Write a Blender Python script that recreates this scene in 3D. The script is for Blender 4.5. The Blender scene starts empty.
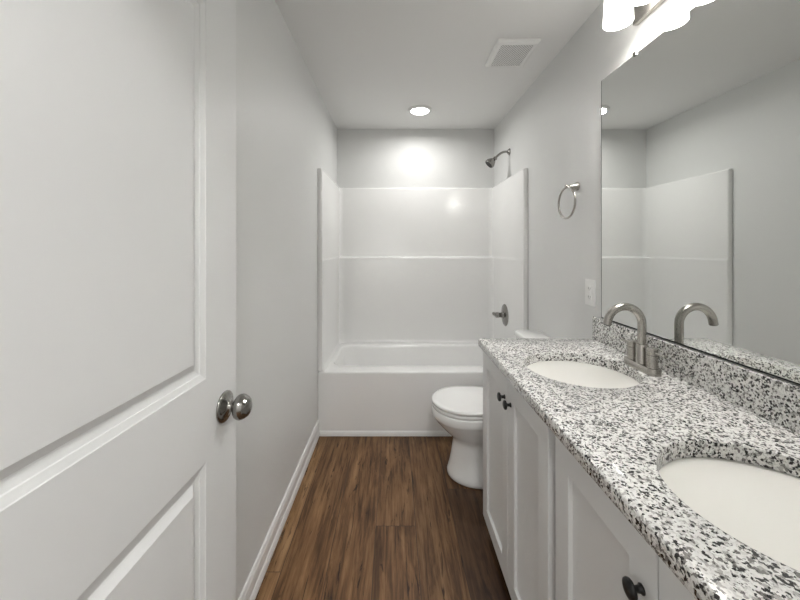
import bpy, bmesh, math, random
from mathutils import Vector, Matrix
PI = math.pi
SC = bpy.context.scene
COL = SC.collection
random.seed(4)

# ---------------------------------------------------------------- camera, world, lights, exposure
CZ = 1.365
cam = bpy.data.cameras.new('camera'); cam.sensor_width = 36.0; cam.lens = 345 / 800 * 36.0
cam.shift_x = 6 / 800; cam.shift_y = -53 / 800; cam.clip_start = 0.01; cam.clip_end = 50
camo = bpy.data.objects.new('camera', cam); COL.objects.link(camo)
camo.location = (0, 0, CZ); camo.rotation_euler = (PI / 2, 0, 0)
SC.camera = camo

w = bpy.data.worlds.new('world'); SC.world = w; w.use_nodes = True
w.node_tree.nodes['Background'].inputs[0].default_value = (.9, .95, 1, 1)
w.node_tree.nodes['Background'].inputs[1].default_value = 0.3

def lamp(name, kind, loc, energy, color, size, rot=(0, 0, 0), spread=None):
    l = bpy.data.lights.new(name, kind); l.energy = energy; l.color = color
    if kind == 'AREA':
        l.shape = 'DISK'; l.size = size
        if spread: l.spread = spread
    else:
        l.shadow_soft_size = size
    o = bpy.data.objects.new(name, l); COL.objects.link(o)
    o.location = loc; o.rotation_euler = rot
    return o

E_RECESS, E_VANITY, E_HALL = 3.1, 2.6, 14.5
WARM = (1.0, 0.985, 0.96)
lamp('recessed_bulb', 'AREA', (.217, 2.883, 2.488), E_RECESS, WARM, .15, spread=math.radians(170))
lamp('hall_fill', 'AREA', (0.1, -.75, 2.488), E_HALL, (1, .99, .975), .5)  # added fill lamp, out of view; evens the light through the doorway
SHY = [1.318, 1.175, 1.032, .889]; SHX = .856; SHZ = 2.221
for yy in SHY:
    lamp('vanity_bulb', 'POINT', (SHX, yy, SHZ + .042), E_VANITY, WARM, .02)

SC.view_settings.view_transform = 'Standard'; SC.view_settings.look = 'None'
SC.view_settings.gamma = 1; SC.view_settings.use_curve_mapping = False
SC.view_settings.exposure = 1.06

# ---------------------------------------------------------------- materials
def mat(name, color, rough=.5, metal=0, spec=.5, coat=0, emit=None, es=0):
    m = bpy.data.materials.new(name); m.use_nodes = True
    b = m.node_tree.nodes['Principled BSDF']
    b.inputs['Base Color'].default_value = (*color, 1); b.inputs['Roughness'].default_value = rough
    b.inputs['Metallic'].default_value = metal; b.inputs['Specular IOR Level'].default_value = spec
    b.inputs['Coat Weight'].default_value = coat; b.inputs['Coat Roughness'].default_value = .08
    if emit:
        b.inputs['Emission Color'].default_value = (*emit, 1); b.inputs['Emission Strength'].default_value = es
    return m

class NT:
    def __init__(s, m): s.t = m.node_tree; s.b = s.t.nodes['Principled BSDF']
    def n(s, typ, **kw):
        x = s.t.nodes.new(typ)
        for k, v in kw.items():
            if k.startswith('_'): setattr(x, k[1:], v)
            else: x.inputs[k].default_value = v
        return x
    def l(s, a, b): s.t.links.new(a, b)
    def math(s, op, a, b=None, c=None):
        x = s.t.nodes.new('ShaderNodeMath'); x.operation = op
        for i, v in enumerate((a, b, c)):
            if v is None: continue
            if isinstance(v, (int, float)): x.inputs[i].default_value = v
            else: s.l(v, x.inputs[i])
        return x.outputs[0]
    def ramp(s, fac, stops, interp='LINEAR'):
        r = s.t.nodes.new('ShaderNodeValToRGB'); r.color_ramp.interpolation = interp
        e = r.color_ramp.elements
        while len(e) < len(stops): e.new(.5)
        for k, (p, c) in enumerate(stops):
            e[k].position = p; e[k].color = (*c, 1) if len(c) == 3 else c
        s.l(fac, r.inputs[0]); return r.outputs[0]
    def mix(s, fac, a, b, blend='MIX'):
        x = s.t.nodes.new('ShaderNodeMix'); x.data_type = 'RGBA'; x.blend_type = blend
        for v, i in ((fac, 0), (a, 6), (b, 7)):
            if isinstance(v, (int, float)): x.inputs[i].default_value = v
            elif isinstance(v, tuple): x.inputs[i].default_value = (*v, 1)
            else: s.l(v, x.inputs[i])
        return x.outputs[2]
    def pos(s):
        return s.n('ShaderNodeNewGeometry').outputs['Position']

def add_bump(m, scale, strength, dist=.001):
    k = NT(m); nz = k.n('ShaderNodeTexNoise', Scale=scale, Detail=3.0); k.l(k.pos(), nz.inputs['Vector'])
    bp = k.n('ShaderNodeBump', Strength=strength, Distance=dist)
    k.l(nz.outputs[0], bp.inputs['Height']); k.l(bp.outputs[0], k.b.inputs['Normal'])

M = {}
M['wall'] = mat('painted_wall', (.755, .76, .75), .5); add_bump(M['wall'], 260, .12)
M['ceiling'] = mat('ceiling_paint', (.86, .86, .85), .8); add_bump(M['ceiling'], 200, .1)
M['door'] = mat('door_paint', (.78, .785, .78), .38)
M['trim'] = mat('trim_paint', (.88, .88, .87), .35)
M['cab'] = mat('cabinet_paint', (.78, .785, .78), .36)
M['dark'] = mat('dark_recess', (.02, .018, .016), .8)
M['gelcoat'] = mat('white_gelcoat', (.91, .91, .90), .14, coat=.4)
M['porcelain'] = mat('white_porcelain', (.91, .91, .90), .09, coat=.5)
M['sink'] = mat('sink_porcelain', (.93, .92, .87), .1, coat=.5)
M['plastic'] = mat('white_plastic', (.9, .9, .89), .35)
M['slot'] = mat('slot_shadow', (.03, .03, .03), .7)
M['nickel'] = mat('brushed_nickel', (.46, .44, .41), .27, 1)
M['chrome'] = mat('satin_chrome', (.31, .30, .285), .18, 1)
M['black'] = mat('matte_black', (.005, .005, .005), .4)
M['mirror'] = mat('mirror_silver', (.80, .815, .80), .0, 1)
M['mirror_edge'] = mat('mirror_edge', (.05, .055, .05), .25)
M['lens'] = mat('light_lens', (.9, .9, .9), .4, emit=(1, .985, .95), es=9)
M['shade'] = mat('frosted_shade', (.9, .88, .84), .35, emit=(1, .97, .92), es=2.2)
M['shade_in'] = mat('frosted_shade_inside', (.9, .9, .88), .4, emit=(1, .98, .94), es=4.0)
M['rubber'] = mat('caulk', (.8, .8, .79), .4)

def granite():
    m = mat('speckled_granite', (.8, .8, .8), .16, coat=.25); k = NT(m)
    wp = k.n('ShaderNodeTexNoise', Scale=230.0, Detail=2.0); k.l(k.pos(), wp.inputs['Vector'])
    add = k.n('ShaderNodeVectorMath', _operation='MULTIPLY_ADD'); k.l(wp.outputs['Color'], add.inputs[0])
    add.inputs[1].default_value = (.005, .005, .005); k.l(k.pos(), add.inputs[2])
    def vor(scale, seed):
        mp = k.n('ShaderNodeMapping'); mp.inputs['Location'].default_value = (seed, seed * 1.7, seed * .3)
        mp.inputs['Rotation'].default_value = (.4, .3, .6)
        k.l(add.outputs[0], mp.inputs['Vector'])
        v = k.n('ShaderNodeTexVoronoi', Scale=scale, Randomness=1.0); k.l(mp.outputs[0], v.inputs['Vector'])
        s = k.n('ShaderNodeSeparateColor'); k.l(v.outputs['Color'], s.inputs[0]); return s.outputs[0]
    big = vor(172, 0); fine = vor(330, 3.1); blk = vor(222, 7.7)
    c1 = k.ramp(big, [(0, (.90, .895, .87)), (.46, (.80, .79, .77)), (.64, (.50, .49, .47)), (.77, (.24, .23, .22)), (.88, (.86, .85, .83))], 'CONSTANT')
    c2 = k.ramp(fine, [(0, (1, 1, 1)), (.62, (.82, .82, .81)), (.80, (.40, .39, .38)), (.89, (1, 1, 1))], 'CONSTANT')
    cl = k.n('ShaderNodeTexNoise', Scale=26.0, Detail=2.0); k.l(k.pos(), cl.inputs['Vector'])
    thr = k.math('MULTIPLY_ADD', cl.outputs[0], .55, -.11)
    isb = k.math('LESS_THAN', blk, thr)
    c = k.mix(1.0, c1, c2, 'MULTIPLY')
    c = k.mix(isb, c, (.028, .026, .026))
    k.l(c, k.b.inputs['Base Color'])
    return m
M['granite'] = granite()

def wood():
    m = mat('vinyl_plank', (.2, .12, .07), .45, spec=.3); k = NT(m)
    sp = k.n('ShaderNodeSeparateXYZ'); k.l(k.pos(), sp.inputs[0]); X, Y = sp.outputs[0], sp.outputs[1]
    u = k.math('DIVIDE', k.math('ADD', X, .475 + .1935 * 10), .1935); ui = k.math('FLOOR', u); uf = k.math('FRACT', u)
    off = 1.31
    for q, dq in ((9, .139), (12, .378), (14, .636)):
        off = k.math('MULTIPLY_ADD', k.math('COMPARE', ui, float(q), .1), dq, off)
    v = k.math('DIVIDE', k.math('SUBTRACT', k.math('ADD', Y, 12.2), off), 1.22)
    vi = k.math('FLOOR', v); vf = k.math('FRACT', v)
    pid = k.math('MULTIPLY_ADD', ui, 17.31, k.math('MULTIPLY', vi, 5.77))
    w2 = k.n('ShaderNodeTexWhiteNoise', _noise_dimensions='1D'); k.l(pid, w2.inputs['W'])
    # grain coordinates, offset per plank
    cx = k.n('ShaderNodeCombineXYZ'); k.l(k.math('MULTIPLY', X, 1.0), cx.inputs[0])
    k.l(k.math('MULTIPLY', Y, .055), cx.inputs[1]); k.l(k.math('MULTIPLY', w2.outputs[0], 40), cx.inputs[2])
    g1 = k.n('ShaderNodeTexNoise', Scale=62.0, Detail=7.0, Roughness=.66, Distortion=.5); k.l(cx.outputs[0], g1.inputs['Vector'])
    cx2 = k.n('ShaderNodeCombineXYZ'); k.l(X, cx2.inputs[0])
    k.l(k.math('MULTIPLY', Y, .16), cx2.inputs[1]); k.l(k.math('MULTIPLY', w2.outputs[0], 23), cx2.inputs[2])
    g2 = k.n('ShaderNodeTexNoise', Scale=9.0, Detail=4.0, Roughness=.6, Distortion=1.2); k.l(cx2.outputs[0], g2.inputs['Vector'])
    cx3 = k.n('ShaderNodeCombineXYZ'); k.l(X, cx3.inputs[0])
    k.l(k.math('MULTIPLY', Y, .09), cx3.inputs[1]); k.l(k.math('MULTIPLY', w2.outputs[0], 71), cx3.inputs[2])
    g3 = k.n('ShaderNodeTexNoise', Scale=24.0, Detail=5.0, Roughness=.7, Distortion=2.0); k.l(cx3.outputs[0], g3.inputs['Vector'])
    f = k.math('ADD', k.math('MULTIPLY', g1.outputs[0], .55), k.math('MULTIPLY', g2.outputs[0], .45))
    f = k.math('ADD', f, k.math('MULTIPLY', k.math('SUBTRACT', w2.outputs[0], .5), .13))
    c = k.ramp(f, [(.32, (.036, .016, .006)), (.42, (.095, .045, .018)), (.49, (.165, .085, .035)), (.57, (.235, .130, .057)), (.70, (.34, .205, .10))])
    crack = k.ramp(g3.outputs[0], [(.0, (.10, .08, .07)), (.355, (.20, .16, .13)), (.415, (1, 1, 1))])
    c = k.mix(1.0, c, crack, 'MULTIPLY')
    # dark heartwood stain on some boards (their own print)
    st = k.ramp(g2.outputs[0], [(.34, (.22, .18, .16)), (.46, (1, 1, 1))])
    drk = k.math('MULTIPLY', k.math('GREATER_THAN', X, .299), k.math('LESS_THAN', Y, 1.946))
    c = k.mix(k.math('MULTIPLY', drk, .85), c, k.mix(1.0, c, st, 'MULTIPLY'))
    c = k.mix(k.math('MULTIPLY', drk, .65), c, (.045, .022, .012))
    eu = k.math('LESS_THAN', k.math('ABSOLUTE', k.math('SUBTRACT', uf, .5)), .494)
    ev = k.math('LESS_THAN', k.math('ABSOLUTE', k.math('SUBTRACT', vf, .5)), .4988)
    e = k.math('MULTIPLY', eu, ev)
    c = k.mix(e, (.05, .03, .02), c)
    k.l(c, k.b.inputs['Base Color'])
    bp = k.n('ShaderNodeBump', Strength=.25, Distance=.001); k.l(k.math('MULTIPLY', g1.outputs[0], e), bp.inputs['Height'])
    k.l(bp.outputs[0], k.b.inputs['Normal'])
    return m
M['wood'] = wood()

def perforated():
    m = mat('perforated_grille', (.62, .62, .6), .5); k = NT(m)
    mp = k.n('ShaderNodeMapping'); mp.inputs['Rotation'].default_value = (0, 0, PI / 4); k.l(k.pos(), mp.inputs['Vector'])
    sp = k.n('ShaderNodeSeparateXYZ'); k.l(mp.outputs[0], sp.inputs[0])
    def cell(o): return k.math('SUBTRACT', k.math('FRACT', k.math('DIVIDE', k.math('ADD', o, 10.0), .0105)), .5)
    a, b = cell(sp.outputs[0]), cell(sp.outputs[1])
    d = k.math('SQRT', k.math('ADD', k.math('MULTIPLY', a, a), k.math('MULTIPLY', b, b)))
    c = k.mix(k.math('LESS_THAN', d, .27), (.80, .80, .79), (.09, .09, .09))
    k.l(c, k.b.inputs['Base Color']); return m
M['perf'] = perforated()

# ---------------------------------------------------------------- mesh helpers
def link(name, bm, m, parent=None, bevel=0, seg=3, angle=35, loc=None):
    bmesh.ops.remove_doubles(bm, verts=bm.verts, dist=1e-6)
    bmesh.ops.recalc_face_normals(bm, faces=bm.faces)
    me = bpy.data.meshes.new(name); bm.to_mesh(me); bm.free()
    for p in me.polygons: p.use_smooth = True
    me.set_sharp_from_angle(angle=math.radians(angle))
    me.materials.append(M[m] if isinstance(m, str) else m)
    o = bpy.data.objects.new(name, me); COL.objects.link(o)
    if parent is not None: o.parent = parent
    if loc: o.location = loc
    if bevel:
        b = o.modifiers.new('bevel', 'BEVEL'); b.width = bevel; b.segments = seg; b.limit_method = 'ANGLE'
        b.angle_limit = math.radians(40); b.harden_normals = True
    return o

def box(bm, x0, x1, y0, y1, z0, z1):
    v = [bm.verts.new((x, y, z)) for x in (x0, x1) for y in (y0, y1) for z in (z0, z1)]
    for f in ((0, 1, 3, 2), (4, 6, 7, 5), (0, 4, 5, 1), (2, 3, 7, 6), (0, 2, 6, 4), (1, 5, 7, 3)):
        bm.faces.new([v[i] for i in f])
    return bm

def B(*a):
    bm = bmesh.new()
    box(bm, *a); return bm

def frame(axis):
    a = Vector(axis).normalized(); t = Vector((0, 0, 1)) if abs(a.z) < .9 else Vector((1, 0, 0))
    u = a.cross(t).normalized(); return a, u, a.cross(u).normalized()

def lathe(bm, prof, org, axis, n=40, sy=1.0, cap=True):
    """prof = [(radius, height along axis)]"""
    a, u, v = frame(axis); org = Vector(org); rings = []
    for r, h in prof:
        if r < 1e-6: rings.append([bm.verts.new(org + a * h)]); continue
        rings.append([bm.verts.new(org + a * h + u * (r * math.cos(2 * PI * i / n)) + v * (r * sy * math.sin(2 * PI * i / n))) for i in range(n)])
    for A, C in zip(rings, rings[1:]):
        if len(A) == 1 and len(C) == 1: continue
        for i in range(n):
            j = (i + 1) % n
            if len(A) == 1: bm.faces.new((A[0], C[i], C[j]))
            elif len(C) == 1: bm.faces.new((A[i], C[0], A[j]))
            else: bm.faces.new((A[i], C[i], C[j], A[j]))
    if cap:
        for R in (rings[0], rings[-1]):
            if len(R) > 2: bm.faces.new(R)
    return bm

def tube(bm, pts, rad, n=20, cap=True):
    pts = [Vector(p) for p in pts]; rad = rad if isinstance(rad, (list, tuple)) else [rad] * len(pts)
    tan = [(pts[min(i + 1, len(pts) - 1)] - pts[max(i - 1, 0)]).normalized() for i in range(len(pts))]
    _, u, _ = frame(tan[0]); rings = []
    for p, t, r in zip(pts, tan, rad):
        u = (u - t * u.dot(t)).normalized(); v = t.cross(u)
        rings.append([bm.verts.new(p + u * (r * math.cos(2 * PI * i / n)) + v * (r * math.sin(2 * PI * i / n))) for i in range(n)])
    for A, C in zip(rings, rings[1:]):
        for i in range(n):
            j = (i + 1) % n; bm.faces.new((A[i], C[i], C[j], A[j]))
    if cap: bm.faces.new(rings[0]); bm.faces.new(rings[-1])
    return bm

def loft(bm, rings, cap0=True, cap1=True, closed=True):
    R = [[bm.verts.new(p) for p in r] for r in rings]
    for A, C in zip(R, R[1:]):
        n = len(A)
        for i in range(n if closed else n - 1):
            j = (i + 1) % n; bm.faces.new((A[i], C[i], C[j], A[j]))
    if cap0: bm.faces.new(R[0])
    if cap1: bm.faces.new(R[-1])
    return bm

def rrect(x0, x1, y0, y1, r, z, n=8):
    out = []
    for cx, cy, a0 in ((x1 - r, y1 - r, 0), (x0 + r, y1 - r, PI / 2), (x0 + r, y0 + r, PI), (x1 - r, y0 + r, 1.5 * PI)):
        for i in range(n + 1):
            a = a0 + PI / 2 * i / n; out.append((cx + r * math.cos(a), cy + r * math.sin(a), z))
    return out

def thing(name, label, cat, loc=(0, 0, 0), rz=0, group=None):
    o = bpy.data.objects.new(name, None); COL.objects.link(o); o.location = loc; o.rotation_euler = (0, 0, rz)
    o.empty_display_size = .05
    o['label'] = label; o['category'] = cat
    if group: o['group'] = group
    return o

def tag(o, label, cat, group=None):
    o['label'] = label; o['category'] = cat
    if group: o['group'] = group
    return o

def struct(o, label, cat):
    o['kind'] = 'structure'; o['label'] = label; o['category'] = cat; return o

def dup(root, loc, label):
    r = root.copy(); COL.objects.link(r); r.location = loc; r['label'] = label
    for ch in list(root.children):
        c = ch.copy(); COL.objects.link(c); c.parent = r
        for g in ch.children:
            d = g.copy(); COL.objects.link(d); d.parent = c
    return r

# ---------------------------------------------------------------- room shell
XL, XR, YF, YB, ZC = -.553, .971, .17, 3.35, 2.51
YT = 2.500   # front of the tub
T = .1
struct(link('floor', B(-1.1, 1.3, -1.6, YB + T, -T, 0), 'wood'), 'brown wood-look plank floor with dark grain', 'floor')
struct(link('ceiling', B(-1.1, 1.3, -1.6, YB + T, ZC, ZC + T), 'ceiling'), 'flat pale grey ceiling over the bathroom', 'ceiling')
struct(link('wall_left', B(XL - T, XL, YF - .115, YB + T, 0, ZC), 'wall'), 'plain light grey wall behind the open door', 'wall')
struct(link('wall_right', B(XR, XR + T, YF - .115, YB + T, 0, ZC), 'wall'), 'light grey wall carrying the mirror and towel ring', 'wall')
struct(link('wall_back', B(XL, XR, YB, YB + T, 0, ZC), 'wall'), 'light grey wall above the shower surround', 'wall')
DX0, DX1, DZ = -.485, .31, 2.105
bm = bmesh.new()
box(bm, XL, DX0, YF - .115, YF, 0, ZC); box(bm, DX1, XR, YF - .115, YF, 0, ZC); box(bm, DX0, DX1, YF - .115, YF, DZ, ZC)
struct(link('wall_front', bm, 'wall'), 'wall with the doorway the camera looks through', 'wall')
bm = bmesh.new()
box(bm, -1.1, -1.0, -1.5, YF - .115, 0, ZC); box(bm, 1.2, 1.3, -1.5, YF - .115, 0, ZC)
box(bm, -1.1, 1.3, -1.6, -1.5, 0, ZC); box(bm, -1.0, XL - T, YF - .215, YF - .115, 0, ZC); box(bm, XR + T, 1.2, YF - .215, YF - .115, 0, ZC)
struct(link('wall_hall', bm, 'wall'), 'hallway walls outside the bathroom door', 'wall')
# door casing
bm = bmesh.new()
box(bm, DX0 + .0005, DX0 + .012, YF - .125, YF - .001, 0, DZ - .001); box(bm, DX1 - .018, DX1 - .0005, YF - .125, YF + .003, 0, DZ - .001)
box(bm, DX0 + .012, DX1 - .018, YF - .125, YF - .001, DZ - .012, DZ - .001)
box(bm, DX1 - .006, DX1 + .052, YF + .0005, YF + .014, 0, DZ + .06)
struct(link('trim_1', bm, 'trim', bevel=.002), 'white painted jamb and casing round the doorway', 'door trim')

def base_prof(bm, run):
    """run(d, z, s): d = distance from the wall; extruded between s=0 and 1"""
    P = [(.0005, .0005), (.0155, .0005), (.0155, .012), (.0145, .024), (.0105, .036), (.0085, .038), (.0085, .078), (.012, .083), (.0118, .094), (.0095, .098), (.0085, .109), (.0045, .115), (.0005, .1155)]
    loft(bm, [[run(d, z, 0) for d, z in P], [run(d, z, 1) for d, z in P]])
    return bm
bm = base_prof(bmesh.new(), lambda d, z, s: (XL + d, YF + .002 + s * (YT - .004 - YF), z))
struct(link('baseboard_left', bm, 'trim', angle=25), 'white profiled baseboard along the left wall', 'baseboard')
bm = base_prof(bmesh.new(), lambda d, z, s: (XR - d, 1.70 + s * (YT - .002 - 1.70), z))
struct(link('baseboard_right', bm, 'trim', angle=25), 'white baseboard behind the toilet', 'baseboard')
bm = bmesh.new()
P = [(.0005, .0005), (.013, .0005), (.0128, .012), (.011, .024), (.006, .032), (.0005, .034)]
loft(bm, [[(x, YT - .0005 - d, z) for d, z in P] for x in (XL + .017, XR - .017)])
struct(link('trim_2', bm, 'trim'), 'white shoe moulding along the foot of the tub', 'trim')

# ---------------------------------------------------------------- door leaf, open against the left wall
W_, ZB, ZT, TH = .77, .012, 2.085, .035
dE = Vector((-.4396, .96, 0)); dd = Vector((.043, .99908, 0)); H = dE - dd * W_
door = bpy.data.objects.new('door_1', None); COL.objects.link(door); door.empty_display_size = .05
door.location = H; door.rotation_euler = (0, 0, math.atan2(dd.y, dd.x))
struct(door, 'white two-panel interior door standing open along the left wall', 'door')
bm = bmesh.new()
S0, S1 = .142, W_ - .142
panels = [(S0, S1, .27, .855), (S0, S1, 1.053, 1.945)]
MP = [(0, 0), (.0012, .0016), (.0135, .0058), (.0148, .0078), (.0275, .0118), (.0300, .0120), (.0465, .0022), (.048, .001)]
def rc(x0, x1, z0, z1, o, y): return [(x0 + o, y, z0 + o), (x1 - o, y, z0 + o), (x1 - o, y, z1 - o), (x0 + o, y, z1 - o)]
for side, sg in ((0, 1), (TH, -1)):
    xs = [0, S0, S1, W_]; zs = [ZB, .27, .855, 1.053, 1.945, ZT]
    for i in range(3):
        for j in range(5):
            if i == 1 and j in (1, 3): continue
            bm.faces.new([bm.verts.new(p) for p in ((xs[i], side, zs[j]), (xs[i + 1], side, zs[j]), (xs[i + 1], side, zs[j + 1]), (xs[i], side, zs[j + 1]))])
    for x0, x1, z0, z1 in panels:
        loft(bm, [rc(x0, x1, z0, z1, o, side + sg * d) for o, d in MP], cap0=False, cap1=True)
for a, b_ in (((0, ZB), (W_, ZB)), ((W_, ZB), (W_, ZT)), ((W_, ZT), (0, ZT)), ((0, ZT), (0, ZB))):
    bm.faces.new([bm.verts.new(p) for p in ((a[0], 0, a[1]), (b_[0], 0, b_[1]), (b_[0], TH, b_[1]), (a[0], TH, a[1]))])
link('door_leaf', bm, 'door', door, angle=12)
def knob(y, sg, name):
    ks, kz = W_ - .062, .950
    pr = [(0, 0), (.036, 0), (.0372, .002), (.0365, .005), (.032, .0075), (.0265, .009), (.024, .0095), (.0165, .013), (.0135, .016), (.0125, .022), (.0145, .0265),
          (.0225, .029), (.0275, .0325), (.0295, .037), (.030, .041), (.0285, .0465), (.0272, .048), (.0268, .0495), (.0245, .053), (.0225, .0545), (.0215, .0565), (.016, .0595), (.008, .0612), (0, .0618)]
    pr = [(r * 1.07, h * (1.13 if h > .012 else 1)) for r, h in pr]
    if sg > 0: pr = [(r, h * .62) for r, h in pr]
    k_ = link(name, lathe(bmesh.new(), pr, (ks, y, kz), (0, sg, 0), 48), 'chrome', door, angle=50)
    return k_
k_ = knob(0, -1, 'door_knob'); k_['label'] = 'satin nickel round knob facing the room'
knob(TH, 1, 'door_knob')
for hz in (.25, 1.05, 1.85):
    bm = bmesh.new(); lathe(bm, [(.006, 0), (.006, .09)], (-.004, -.004, hz), (0, 0, 1), 16)
    box(bm, -.001, .0, .002, .033, hz, hz + .09)
    link('hinge', bm, 'nickel', door)
link('latch_plate', B(W_, W_ + .0015, .007, .028, .92, .98), 'chrome', door)

# ---------------------------------------------------------------- tub and shower surround
tubt = thing('bathtub', 'glossy white alcove bathtub with moulded three-wall shower surround', 'bathtub', (.209, 2.95, 0))
def toloc(t): return -Vector(t.location)
bm = bmesh.new(); e = .0015
x0, x1, y0, y1 = XL + e, XR - e, YT, YB - e
def R(i, z, r=.004): return rrect(x0 + i, x1 - i, y0 + i, y1 - i, r + i * .5, z)
def Q(ax0, ax1, ay0, ay1, r, z): return rrect(ax0, ax1, ay0, ay1, r, z)
rings = [R(0, .002), R(0, .446), R(.001, .4535), R(.005, .459), R(.011, .461),
         Q(-.480, .898, 2.625, 3.192, .10, .461), Q(-.475, .893, 2.631, 3.187, .10, .459), Q(-.470, .888, 2.637, 3.182, .10, .452),
         Q(-.466, .884, 2.641, 3.178, .10, .438), Q(-.43, .862, 2.665, 3.16, .11, .30), Q(-.385, .835, 2.685, 3.145, .12, .19),
         Q(-.365, .82, 2.70, 3.135, .12, .155), Q(-.335, .80, 2.75, 3.11, .11, .133), Q(-.28, .77, 2.79, 3.07, .09, .125)]
loft(bm, rings)
o = link('tub', bm, 'gelcoat', tubt, angle=60); o.location = toloc(tubt)
# surround: U-shaped inner line, wall line behind it
def U(xi, yb, r=.045, f=0.0, n=8):
    """inner line of the surround at inset xi from the walls, back face at y=yb"""
    L, Rr = XL + e + xi, XR - e - xi
    pts = [(XL + e, YT + f), (L - .010, YT + f), (L - .003, YT + .003 + f), (L, YT + .010 + f)]
    for i in range(n + 1):
        a = PI - PI / 2 * i / n; pts.append((L + r + r * math.cos(a), yb - r + r * math.sin(a)))
    for i in range(n + 1):
        a = PI / 2 - PI / 2 * i / n; pts.append((Rr - r + r * math.cos(a), yb - r + r * math.sin(a)))
    pts += [(Rr, YT + .010 + f), (Rr + .003, YT + .003 + f), (Rr + .010, YT + f), (XR - e, YT + f)]
    return pts
def outer(p):
    res = []
    for i, (x, y) in enumerate(p):
        yy = min(max(y, YT), YB - e)
        if i < 4: res.append((XL + e, YT if i == 0 else y))
        elif i >= len(p) - 4: res.append((XR - e, y))
        else:
            k = i - 4; n = 9
            if k < n: t = k / (n - 1); res.append((XL + e, y + (YB - e - y) * min(1, 2 * t)) if t < .5 else (XL + e + (x - XL) * 0 + (x - XL - e) * (2 * t - 1), YB - e))
            else: t = (k - n) / (n - 1); res.append((x + (XR - e - x) * max(0, 2 * t), YB - e) if t < .5 else (XR - e, YB - e + (y - YB + e) * (2 * t - 1)))
    return res
lo, hi = (.034, 3.270, .05), (.030, 3.328, .035)
lv = [(.4625, U(.046, 3.258, .06)), (.474, U(.037, 3.267, .055)), (.492, U(*lo)), (1.252, U(*lo)), (1.262, U(.034, 3.272, .05)), (1.268, U(.0335, 3.278, .048)), (1.270, U(.033, 3.286, .045)),
      (1.2705, U(.031, 3.318, .037)), (1.275, U(.0305, 3.3265, .035)), (1.285, U(*hi)), (1.921, U(*hi)), (1.930, U(.029, 3.3285, .035)), (1.935, U(.026, 3.332, .035)), (1.936, U(.022, 3.336, .035))]
bm = bmesh.new()
rings = [[(x, y, z) for x, y in u] for z, u in lv]
rings.append([(x, y, 1.936) for x, y in outer(lv[-1][1])])
rings.append([(x, y, .4625) for x, y in outer(lv[0][1])])
loft(bm, rings, cap0=False, cap1=False, closed=False)
o = link('surround_panel', bm, 'gelcoat', tubt, angle=50); o.location = toloc(tubt)
link('drain', lathe(bmesh.new(), [(0, 0), (.032, 0), (.032, .003), (.024, .005), (0, .005)], Vector((.70, 2.955, .125)) + toloc(tubt), (0, 0, 1), 24), 'chrome', tubt)

# shower arm + head
sh = thing('wall_shower', 'brushed metal shower head on a curved arm above the surround', 'shower head', (XR, 2.90, 2.165))
link('wall_flange', lathe(bmesh.new(), [(0, .0005), (.028, .0005), (.029, .003), (.022, .010), (.014, .016), (.0125, .018), (0, .018)], (0, 0, 0), (-1, 0, 0)), 'chrome', sh)
pts = []
for i in range(15):
    t = i / 14; pts.append((-.012 - .105 * t, 0, .004 * math.sin(PI * t) - .052 * t ** 2.2))
link('shower_arm', tube(bmesh.new(), pts, .0095), 'chrome', sh)
dv = Vector((-.72, 0, -.69)); c0 = Vector(pts[-1])
link('spray_head', lathe(bmesh.new(), [(r_ * 1.2, h_ * 1.12) for r_, h_ in ((0, -.006), (.010, -.006), (.0135, -.002), (.0145, .006), (.012, .012), (.012, .016), (.018, .022), (.026, .034), (.0335, .050), (.035, .053), (.035, .068), (.033, .0715), (0, .0715))], c0, dv), 'chrome', sh)
link('nozzle_plate', lathe(bmesh.new(), [(0, .0802), (.034, .0802), (.033, .0822), (0, .0822)], c0, dv), 'slot', sh)

# shower valve
va = thing('shower_valve', 'brushed metal shower valve lever on the right surround panel', 'faucet', (XR - e - .0346, 2.903, .793))
link('escutcheon', lathe(bmesh.new(), [(0, 0), (.086, 0), (.087, .002), (.083, .007), (.06, .014), (.03, .018), (0, .018)], (0, 0, 0), (-1, 0, 0), 48, sy=1.06), 'chrome', va)
link('valve_body', lathe(bmesh.new(), [(0, .012), (.030, .012), (.029, .020), (.0215, .026), (.0205, .050), (.023, .054), (.0235, .074), (.021, .080), (0, .082)], (0, 0, 0), (-1, 0, 0)), 'chrome', va)
bm = tube(bmesh.new(), [(-.066, -.008, 0), (-.070, .006, .0), (-.076, .026, .001), (-.080, .044, .002), (-.081, .056, .003), (-.081, .061, .003)], [.014, .017, .015, .0155, .013, .006])
link('lever', bm, 'chrome', va)

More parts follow.
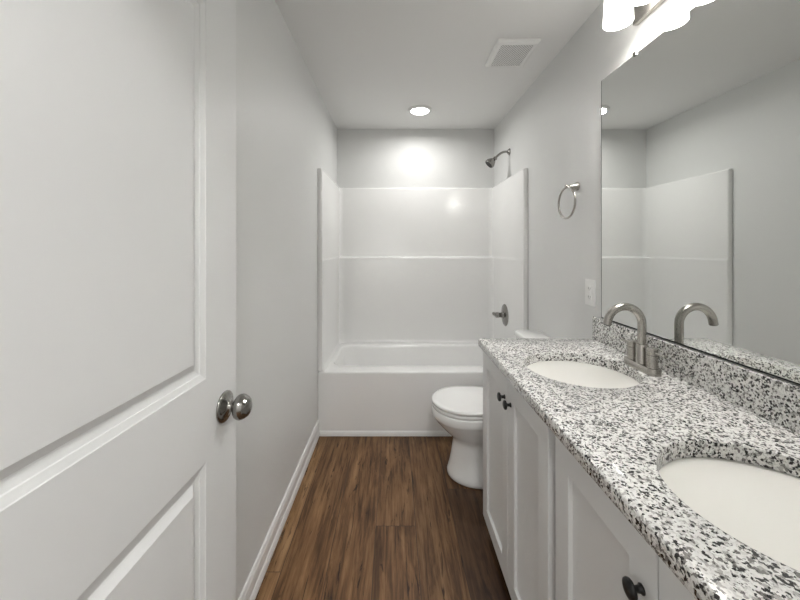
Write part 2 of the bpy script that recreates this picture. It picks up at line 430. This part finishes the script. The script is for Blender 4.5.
# ---------------------------------------------------------------- toilet
to = thing('toilet', 'white toilet with closed lid between the vanity and the tub', 'toilet', (.60, 2.088, 0))
OX, OY = .60, 2.08
def egg(xf, xm, xb, hw, z, n=56, pf=2.0, pb=2.6):
    out = []
    for i in range(n):
        t = 2 * PI * i / n; c, s = math.cos(t), math.sin(t)
        p = pf if c > 0 else pb
        cc = math.copysign(abs(c) ** (2 / p), c); ss = math.copysign(abs(s) ** (2 / p), s)
        x = xm - cc * ((xm - xf) if c > 0 else (xb - xm))
        out.append((x - OX, hw * ss, z))
    return out
prof = [(.328, .50, .86, .145, .0005), (.322, .50, .865, .150, .006), (.322, .50, .865, .150, .022), (.328, .50, .86, .142, .04), (.338, .50, .85, .123, .08), (.347, .50, .84, .112, .13), (.354, .50, .83, .106, .18), (.357, .50, .82, .105, .205),
        (.352, .50, .82, .112, .225), (.330, .48, .82, .130, .25), (.298, .46, .82, .151, .28), (.268, .45, .83, .168, .31), (.247, .44, .84, .180, .335), (.236, .43, .85, .187, .352), (.231, .43, .855, .191, .358), (.229, .43, .86, .193, .364), (.229, .43, .86, .193, .400), (.233, .43, .86, .190, .405)]
link('bowl', loft(bmesh.new(), [egg(a, b, c, h, z) for a, b, c, h, z in prof]), 'porcelain', to, angle=60)
sr = [(.236, .43, .70, .184, .4055), (.232, .43, .703, .188, .408), (.231, .43, .704, .189, .421), (.234, .43, .70, .186, .4255)]
link('seat', loft(bmesh.new(), [egg(a, b, c, h, z, pb=3) for a, b, c, h, z in sr]), 'porcelain', to, angle=60)
lr = [(.236, .43, .70, .184, .4285), (.230, .43, .705, .189, .431), (.2285, .43, .706, .1905, .440), (.230, .43, .705, .189, .446), (.236, .43, .70, .183, .4498), (.26, .43, .68, .160, .4515), (.34, .44, .58, .08, .4535)]
link('lid', loft(bmesh.new(), [egg(a, b, c, h, z, pb=3) for a, b, c, h, z in lr]), 'porcelain', to, angle=60)
for yy in (-.075, .075):
    link('seat_hinge', lathe(bmesh.new(), [(0, 0), (.012, 0), (.012, .036), (.009, .04), (0, .04)], (.125, yy, .404), (0, 0, 1), 20), 'porcelain', to)
tk = [rrect(.775 - OX, .935 - OX, -.185, .185, .03, .4055), rrect(.765 - OX, .955 - OX, -.195, .195, .035, .44), rrect(.752 - OX + .05, .960 - OX, -.206, .206, .035, .78)]
tk = [rrect(.82 - OX, .945 - OX, -.180, .180, .03, .4055), rrect(.812 - OX, .955 - OX, -.190, .190, .035, .43), rrect(.802 - OX, .962 - OX, -.206, .206, .035, .782)]
link('tank', loft(bmesh.new(), tk), 'porcelain', to, angle=60)
tl = [rrect(.800 - OX, .964 - OX, -.209, .209, .03, .7825), rrect(.793 - OX, .966 - OX, -.216, .216, .034, .786), rrect(.793 - OX, .966 - OX, -.216, .216, .034, .804), rrect(.797 - OX, .963 - OX, -.212, .212, .032, .811), rrect(.806 - OX, .956 - OX, -.204, .204, .03, .814)]
link('tank_lid', loft(bmesh.new(), tl), 'porcelain', to, angle=50)
bm = tube(bmesh.new(), [(.203, .15, .72), (.186, .15, .72), (.180, .145, .72), (.178, .12, .719), (.178, .075, .716)], [.011, .009, .008, .007, .008])
link('flush_lever', bm, 'chrome', to)

# ---------------------------------------------------------------- vanity cabinets
XF = .425
def cabinet(name, label, ya, yb, d_edges, filler=None):
    t = thing(name, label, 'cabinet', (.70, (ya + yb) / 2, 0)); off = -Vector(t.location)
    def P(nm, bm, m='cab', par=None, **k):
        o = link(nm, bm, m, par or t, **k)
        if par is None: o.location = off
        return o
    bm = bmesh.new()
    def rq(o, z): return [(XF + .0405 + o, ya + .002 + o, z), (.965 - o, ya + .002 + o, z), (.965 - o, yb - .002 - o, z), (XF + .0405 + o, yb - .002 - o, z)]
    loft(bm, [rq(0, .084), rq(0, .887), rq(.005, .887), rq(.005, .1)])
    P('body', bm)
    bm = bmesh.new(); ov = .034; ft = XF + .0205
    box(bm, ft, XF + .0404, ya + .002, ya + ov, .084, .887); box(bm, ft, XF + .0404, yb - ov, yb - .002, .084, .887)
    box(bm, ft, XF + .0404, ya + ov, yb - ov, .84, .887); box(bm, ft, XF + .0404, ya + ov, yb - ov, .084, .11)
    P('face_frame', bm)
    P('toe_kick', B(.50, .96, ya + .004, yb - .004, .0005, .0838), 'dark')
    for (a, b, hs) in d_edges:
        bm = bmesh.new(); z0, z1, st = .088, .874, .066
        fx, bx = XF, XF + .020
        def rr(o, x): return [(x, a + o, z0 + o), (x, b - o, z0 + o), (x, b - o, z1 - o), (x, a + o, z1 - o)]
        loft(bm, [rr(.0, bx), rr(0, fx + .0015), rr(.0015, fx), rr(st, fx), rr(st + .0015, fx + .0015), rr(st + .003, fx + .0105), rr(st + .0045, fx + .011)])
        dn = P('cabinet_door', bm, angle=20)
        ky = a + .033 if hs < 0 else b - .033
        kb = lathe(bmesh.new(), [(0, 0), (.0085, 0), (.0085, .002), (.006, .004), (.0052, .012), (.0085, .0155), (.0155, .018), (.0165, .021), (.0155, .0245), (.010, .027), (0, .028)], (XF, ky, .790 if ya > .5 else .779), (-1, 0, 0), 32)
        k2 = link('knob', kb, 'black', dn, angle=50); k2['label'] = 'small round matte black knob'
    return t
cabinet('vanity_cabinet', 'white shaker vanity cabinet next to the toilet, below the far sink', .914, 1.666, [(.952, 1.2885, 1), (1.2915, 1.648, -1)])
cabinet('vanity_cabinet', 'white shaker vanity cabinet nearest the camera, below the near sink', .205, .9115, [(.212, .5550, 1), (.5580, .9095, -1)])
struct(link('trim_3', B(XF + .02, .96, YF + .001, .204, .0005, .887), 'cab'), 'white filler strip between vanity and doorway wall', 'trim')

# ---------------------------------------------------------------- granite worktop with two sink cut-outs
CT0, CT1 = .8885, .925
SINKS = [(.678, 1.262), (.690, .5965)]; SA, SB = .188, .186
def oval(cx, cy, a, b, z, n=72): return [(cx + a * math.cos(2 * PI * i / n), cy + b * math.sin(2 * PI * i / n), z) for i in range(n)]
bm = bmesh.new()
cx0, cx1, cy0, cy1 = .405, XR - .001, YF + .002, 1.668
def outer_ring(i, z, r=.012):
    return rrect(cx0 + i, cx1, cy0, cy1 - i, r, z, 4)
def fill(z, inset, hole):
    loops = [outer_ring(inset, z)] + [oval(cx, cy, SA + hole, SB + hole, z) for cx, cy in SINKS]
    es = []
    for lp in loops:
        vs = [bm.verts.new(p) for p in lp]
        es += [bm.edges.new((vs[i], vs[(i + 1) % len(vs)])) for i in range(len(vs))]
    bmesh.ops.triangle_fill(bm, use_beauty=True, use_dissolve=False, edges=es, normal=(0, 0, 1))
fill(CT1, .006, .004); fill(CT0, .003, 0)
loft(bm, [outer_ring(.006, CT1), outer_ring(.0025, CT1 - .0015), outer_ring(.0005, CT1 - .004), outer_ring(0, CT1 - .008), outer_ring(0, CT0 + .004), outer_ring(.003, CT0)], False, False)
for cx, cy in SINKS:
    loft(bm, [oval(cx, cy, SA + h, SB + h, z) for h, z in ((.004, CT1), (.0015, CT1 - .001), (0, CT1 - .004), (0, CT0))], False, False)
top = link('countertop', bm, 'granite', angle=40)
tag(top, 'speckled black and white granite countertop with two oval sink cut-outs', 'countertop')
sp = link('backsplash', B(.951, XR - .001, YF + .002, 1.655, .9255, 1.033), 'granite', bevel=.002)
tag(sp, 'granite backsplash strip standing between countertop and mirror', 'backsplash')

for i, (cx, cy) in enumerate(SINKS):
    t = thing('sink', ['white undermount sink farther from the door, nearest the toilet', 'white undermount sink in the foreground, cut by the right edge of the photo'][i], 'sink', (cx, cy, .8885), 0, 'undermount sinks in the granite top')
    def Vr(a, b, z): return oval(0, 0, a, b, z - .8885)
    a, b = SA + .004, SB + .004
    rr = [Vr(a + .011, b + .011, .8878), Vr(a, b, .8878), Vr(a - .004, b - .004, .886), Vr(a - .008, b - .008, .878), Vr(a - .013, b - .013, .855), Vr(a - .026, b - .026, .825), Vr(a - .050, b - .050, .79), Vr(a - .085, b - .085, .762), Vr(a - .125, b - .125, .748), Vr(.030, .030, .744), Vr(.022, .022, .742)]
    outr = [Vr(.022, .022, .735), Vr(a - .12, b - .12, .738), Vr(a - .05, b - .05, .772), Vr(a - .01, b - .01, .83), Vr(a + .004, b + .004, .875), Vr(a + .011, b + .011, .8786), Vr(a + .011, b + .011, .8878)]
    link('basin', loft(bmesh.new(), rr + outr, True, False), 'sink', t, angle=60)
    link('drain', lathe(bmesh.new(), [(0, 0), (.028, 0), (.028, .002), (.024, .004), (.018, .003), (0, .004)], (0, 0, .7445 - .8885), (0, 0, 1), 28), 'chrome', t)
    link('overflow_ring', lathe(bmesh.new(), [(0, 0), (.010, 0), (.010, .002), (.007, .003), (0, .001)], (a - .040, 0, .805 - .8885), (-.8, 0, .5), 20), 'chrome', t)

# ---------------------------------------------------------------- faucets
fa = thing('faucet', 'brushed nickel two-handle gooseneck faucet behind the far sink', 'faucet', (.893, 1.243, .9252), 0, 'gooseneck faucets on the vanity')
bm = loft(bmesh.new(), [rrect(-.023, .023, -.077, .077, .0215, 0, 10), rrect(-.023, .023, -.077, .077, .0215, .021, 10), rrect(-.021, .021, -.075, .075, .0195, .0235, 10)])
link('base_plate', bm, 'nickel', fa, angle=40)
link('spout_body', lathe(bmesh.new(), [(0, .0235), (.0195, .0235), (.0185, .027), (.0185, .088), (.0165, .091), (0, .091)], (0, 0, 0), (0, 0, 1)), 'nickel', fa)
pts = [(0, 0, .088), (0, 0, .13), (0, 0, .159)]; r = .062; zc = .163
for i in range(0, 25):
    a = math.radians(i / 24 * 172); pts.append((-r + r * math.cos(a), 0, zc + r * math.sin(a)))
p = Vector(pts[-1]); q = Vector(pts[-2]); d_ = (p - q).normalized(); pts.append(tuple(p + d_ * .012))
link('spout', tube(bmesh.new(), pts, .0138, 28), 'nickel', fa, angle=50)
p = Vector(pts[-1]); link('aerator', lathe(bmesh.new(), [(0, 0), (.0115, 0), (.0115, .002), (0, .002)], p, d_, 20), 'slot', fa)
for sg in (-1, 1):
    h = link('handle', lathe(bmesh.new(), [(0, .0235), (.0175, .0235), (.017, .026), (.017, .066), (.0155, .0668), (.0155, .069), (.017, .0698), (.017, .088), (.015, .0905), (0, .0905)], (0, sg * .050, 0), (0, 0, 1)), 'nickel', fa)
    a, b = sg * .064, sg * .108
    bm = B(-.0055, .0055, min(a, b), max(a, b), .0745, .0815)
    link('lever', bm, 'nickel', h, bevel=.0015)
dup(fa, (.893, .595, .9252), 'brushed nickel gooseneck faucet behind the foreground sink')

# ---------------------------------------------------------------- mirror
mi = thing('mirror', 'large frameless wall mirror standing above the backsplash', 'mirror', (XR - .0065, .93, 1.037)); mi.rotation_euler = (0, 0, .0037)
mb = bmesh.new(); loft(mb, [[(.003, -.68, 0), (.003, .667, 0), (.003, .667, 1.096), (.003, -.68, 1.096)], [(-.0025, -.68, 0), (-.0025, .667, 0), (-.0025, .667, 1.096), (-.0025, -.68, 1.096)]], True, False)
link('mirror_back', mb, 'mirror_edge', mi)
mb = bmesh.new(); loft(mb, [[(-.0026, -.679, .004), (-.0026, .663, .004), (-.0026, .663, 1.0955), (-.0026, -.679, 1.0955)], [(-.0032, -.6785, .0045), (-.0032, .6625, .0045), (-.0032, .6625, 1.095), (-.0032, -.6785, 1.095)]], False, True)
link('glass', mb, 'mirror', mi, angle=1)
for cy in (.443, -.1, -.5):
    bm = B(-.0085, -.0033, cy - .009, cy + .009, 1.089, 1.101); box(bm, -.0085, .0033, cy - .009, cy + .009, 1.0965, 1.104)
    link('mirror_clip', bm, 'chrome', mi, bevel=.001)

# ---------------------------------------------------------------- vanity light
vl = thing('vanity_light', 'wall light bar with frosted white shades above the mirror', 'light fixture', (XR, 1.078, 2.245)); vo = -Vector(vl.location)
link('wall_bar', B(-.022, -.0005, -.295, .295, 0, .11), 'nickel', vl, bevel=.002)
for yy in SHY:
    y_ = yy - 1.078; x_ = SHX - XR; z_ = SHZ - 2.245
    bm = tube(bmesh.new(), [(-.02, y_, .075), (x_ * .5, y_, .085), (x_ * .85, y_, .098), (x_, y_, .10)], .007, 14)
    ar = link('arm', bm, 'nickel', vl)
    link('socket_cap', lathe(bmesh.new(), [(0, .098), (.024, .098), (.024, .073), (.022, .070), (0, .070)], (x_, y_, 0), (0, 0, 1), 28), 'nickel', ar)
    s_ = link('shade', lathe(bmesh.new(), [(.0505, z_), (.0500, z_ + .01), (.0455, z_ + .10), (.043, z_ + .113), (.036, z_ + .118), (.0, z_ + .1185)], (x_, y_, 0), (0, 0, 1), 40, cap=False), 'shade', vl, angle=60)
    link('shade_lining', lathe(bmesh.new(), [(.0505, z_), (.0490, z_ - .0008), (.0478, z_), (.0475, z_ + .01), (.043, z_ + .10), (.034, z_ + .112), (.0, z_ + .114)], (x_, y_, 0), (0, 0, 1), 40, cap=False), 'shade_in', s_, angle=60)
    link('bulb', lathe(bmesh.new(), [(0, z_ + .064), (.012, z_ + .066), (.019, z_ + .073), (.022, z_ + .083), (.019, z_ + .094), (.013, z_ + .104), (0, z_ + .110)], (x_, y_, 0), (0, 0, 1), 24), 'lens', s_)

# ---------------------------------------------------------------- recessed light, plus the added hall fixture
def recessed(x, y, label):
    t = thing('recessed_light', label, 'ceiling light', (x, y, ZC))
    link('trim_ring', lathe(bmesh.new(), [(.078, -.0005), (.100, -.0005), (.101, -.003), (.098, -.006), (.082, -.013), (.077, -.014), (.0745, -.011), (.0745, -.0005)], (0, 0, 0), (0, 0, 1), 48, cap=False), 'trim', t)
    link('lens', lathe(bmesh.new(), [(0, -.001), (.0742, -.001), (.0742, -.011), (.05, -.014), (0, -.016)], (0, 0, 0), (0, 0, 1), 48), 'lens', t)
recessed(.217, 2.883, 'round recessed ceiling light glowing over the tub')
recessed(.1, -.75, 'added round fill light on the hallway ceiling, unseen behind the camera')  # added fixture that goes with the unseen hall fill lamp

# ---------------------------------------------------------------- exhaust fan
ex = thing('exhaust_fan', 'square white exhaust fan cover with perforated grille on the ceiling', 'vent', (.690, 2.032, ZC))
bm = bmesh.new(); hx, hy = .119, .139
loft(bm, [rrect(-hx, hx, -hy, hy, .006, -.0005, 3), rrect(-hx, hx, -hy, hy, .006, -.008, 3), rrect(-hx + .014, hx - .014, -hy + .014, hy - .014, .005, -.021, 3), rrect(-hx + .028, hx - .028, -hy + .026, hy - .026, .004, -.022, 3), rrect(-hx + .030, hx - .030, -hy + .028, hy - .028, .004, -.016, 3)], True, False)
link('cover', bm, 'plastic', ex, angle=25)
link('grille', B(-hx + .029, hx - .029, -hy + .027, hy - .027, -.019, -.015), 'perf', ex)

# ---------------------------------------------------------------- towel ring
tr = thing('towel_ring', 'brushed nickel towel ring on the wall left of the mirror', 'towel ring', (XR, 1.825, 1.685))
link('post', lathe(bmesh.new(), [(0, .0005), (.0235, .0005), (.0245, .003), (.0225, .007), (.0145, .024), (.0095, .042), (.0085, .050), (.0105, .055), (.0105, .062), (.008, .066), (0, .066)], (0, 0, 0), (-1, 0, 0)), 'nickel', tr)
bm = bmesh.new(); n1, n2, R1, r1 = 64, 14, .0815, .0058; an = math.radians(2)
vs = []
for i in range(n1):
    a = 2 * PI * i / n1; row = []
    for j in range(n2):
        b = 2 * PI * j / n2; rr_ = R1 + r1 * math.cos(b); xx = r1 * math.sin(b); y_ = rr_ * math.cos(a); z_ = rr_ * math.sin(a) - R1 - .004
        row.append(bm.verts.new((-.058 + xx * math.cos(an) - y_ * math.sin(an), y_ * math.cos(an) + xx * math.sin(an), z_)))
    vs.append(row)
for i in range(n1):
    for j in range(n2):
        i2, j2 = (i + 1) % n1, (j + 1) % n2; bm.faces.new((vs[i][j], vs[i2][j], vs[i2][j2], vs[i][j2]))
link('ring', bm, 'nickel', tr)

# ---------------------------------------------------------------- outlet
ou = thing('electrical_outlet', 'white wall outlet plate between the towel ring and the mirror', 'outlet', (XR, 1.700, 1.141))
link('face_plate', B(-.006, -.0005, -.044, .044, -.064, .064), 'plastic', ou, bevel=.002)
rc_ = link('receptacle', B(-.009, -.0061, -.0175, .0175, -.034, .034), 'plastic', ou, bevel=.0008)
for zz in (.021, -.021):
    for a_ in ((-.009, -.007, zz - .004, zz + .004), (.006, .0085, zz - .005, zz + .005), (-.002, .002, zz - .010, zz - .007)):
        link('slot', B(-.0094, -.0091, *a_), 'slot', rc_)
for zz in (.0045, -.0045):
    link('button', B(-.0102, -.0091, -.008, .008, zz - .003, zz + .003), 'plastic', rc_)
for zz in (.050, -.050):
    link('screw', lathe(bmesh.new(), [(0, .006), (.0033, .006), (.003, .0072), (0, .0075)], (0, 0, zz), (-1, 0, 0), 14), 'plastic', ou)
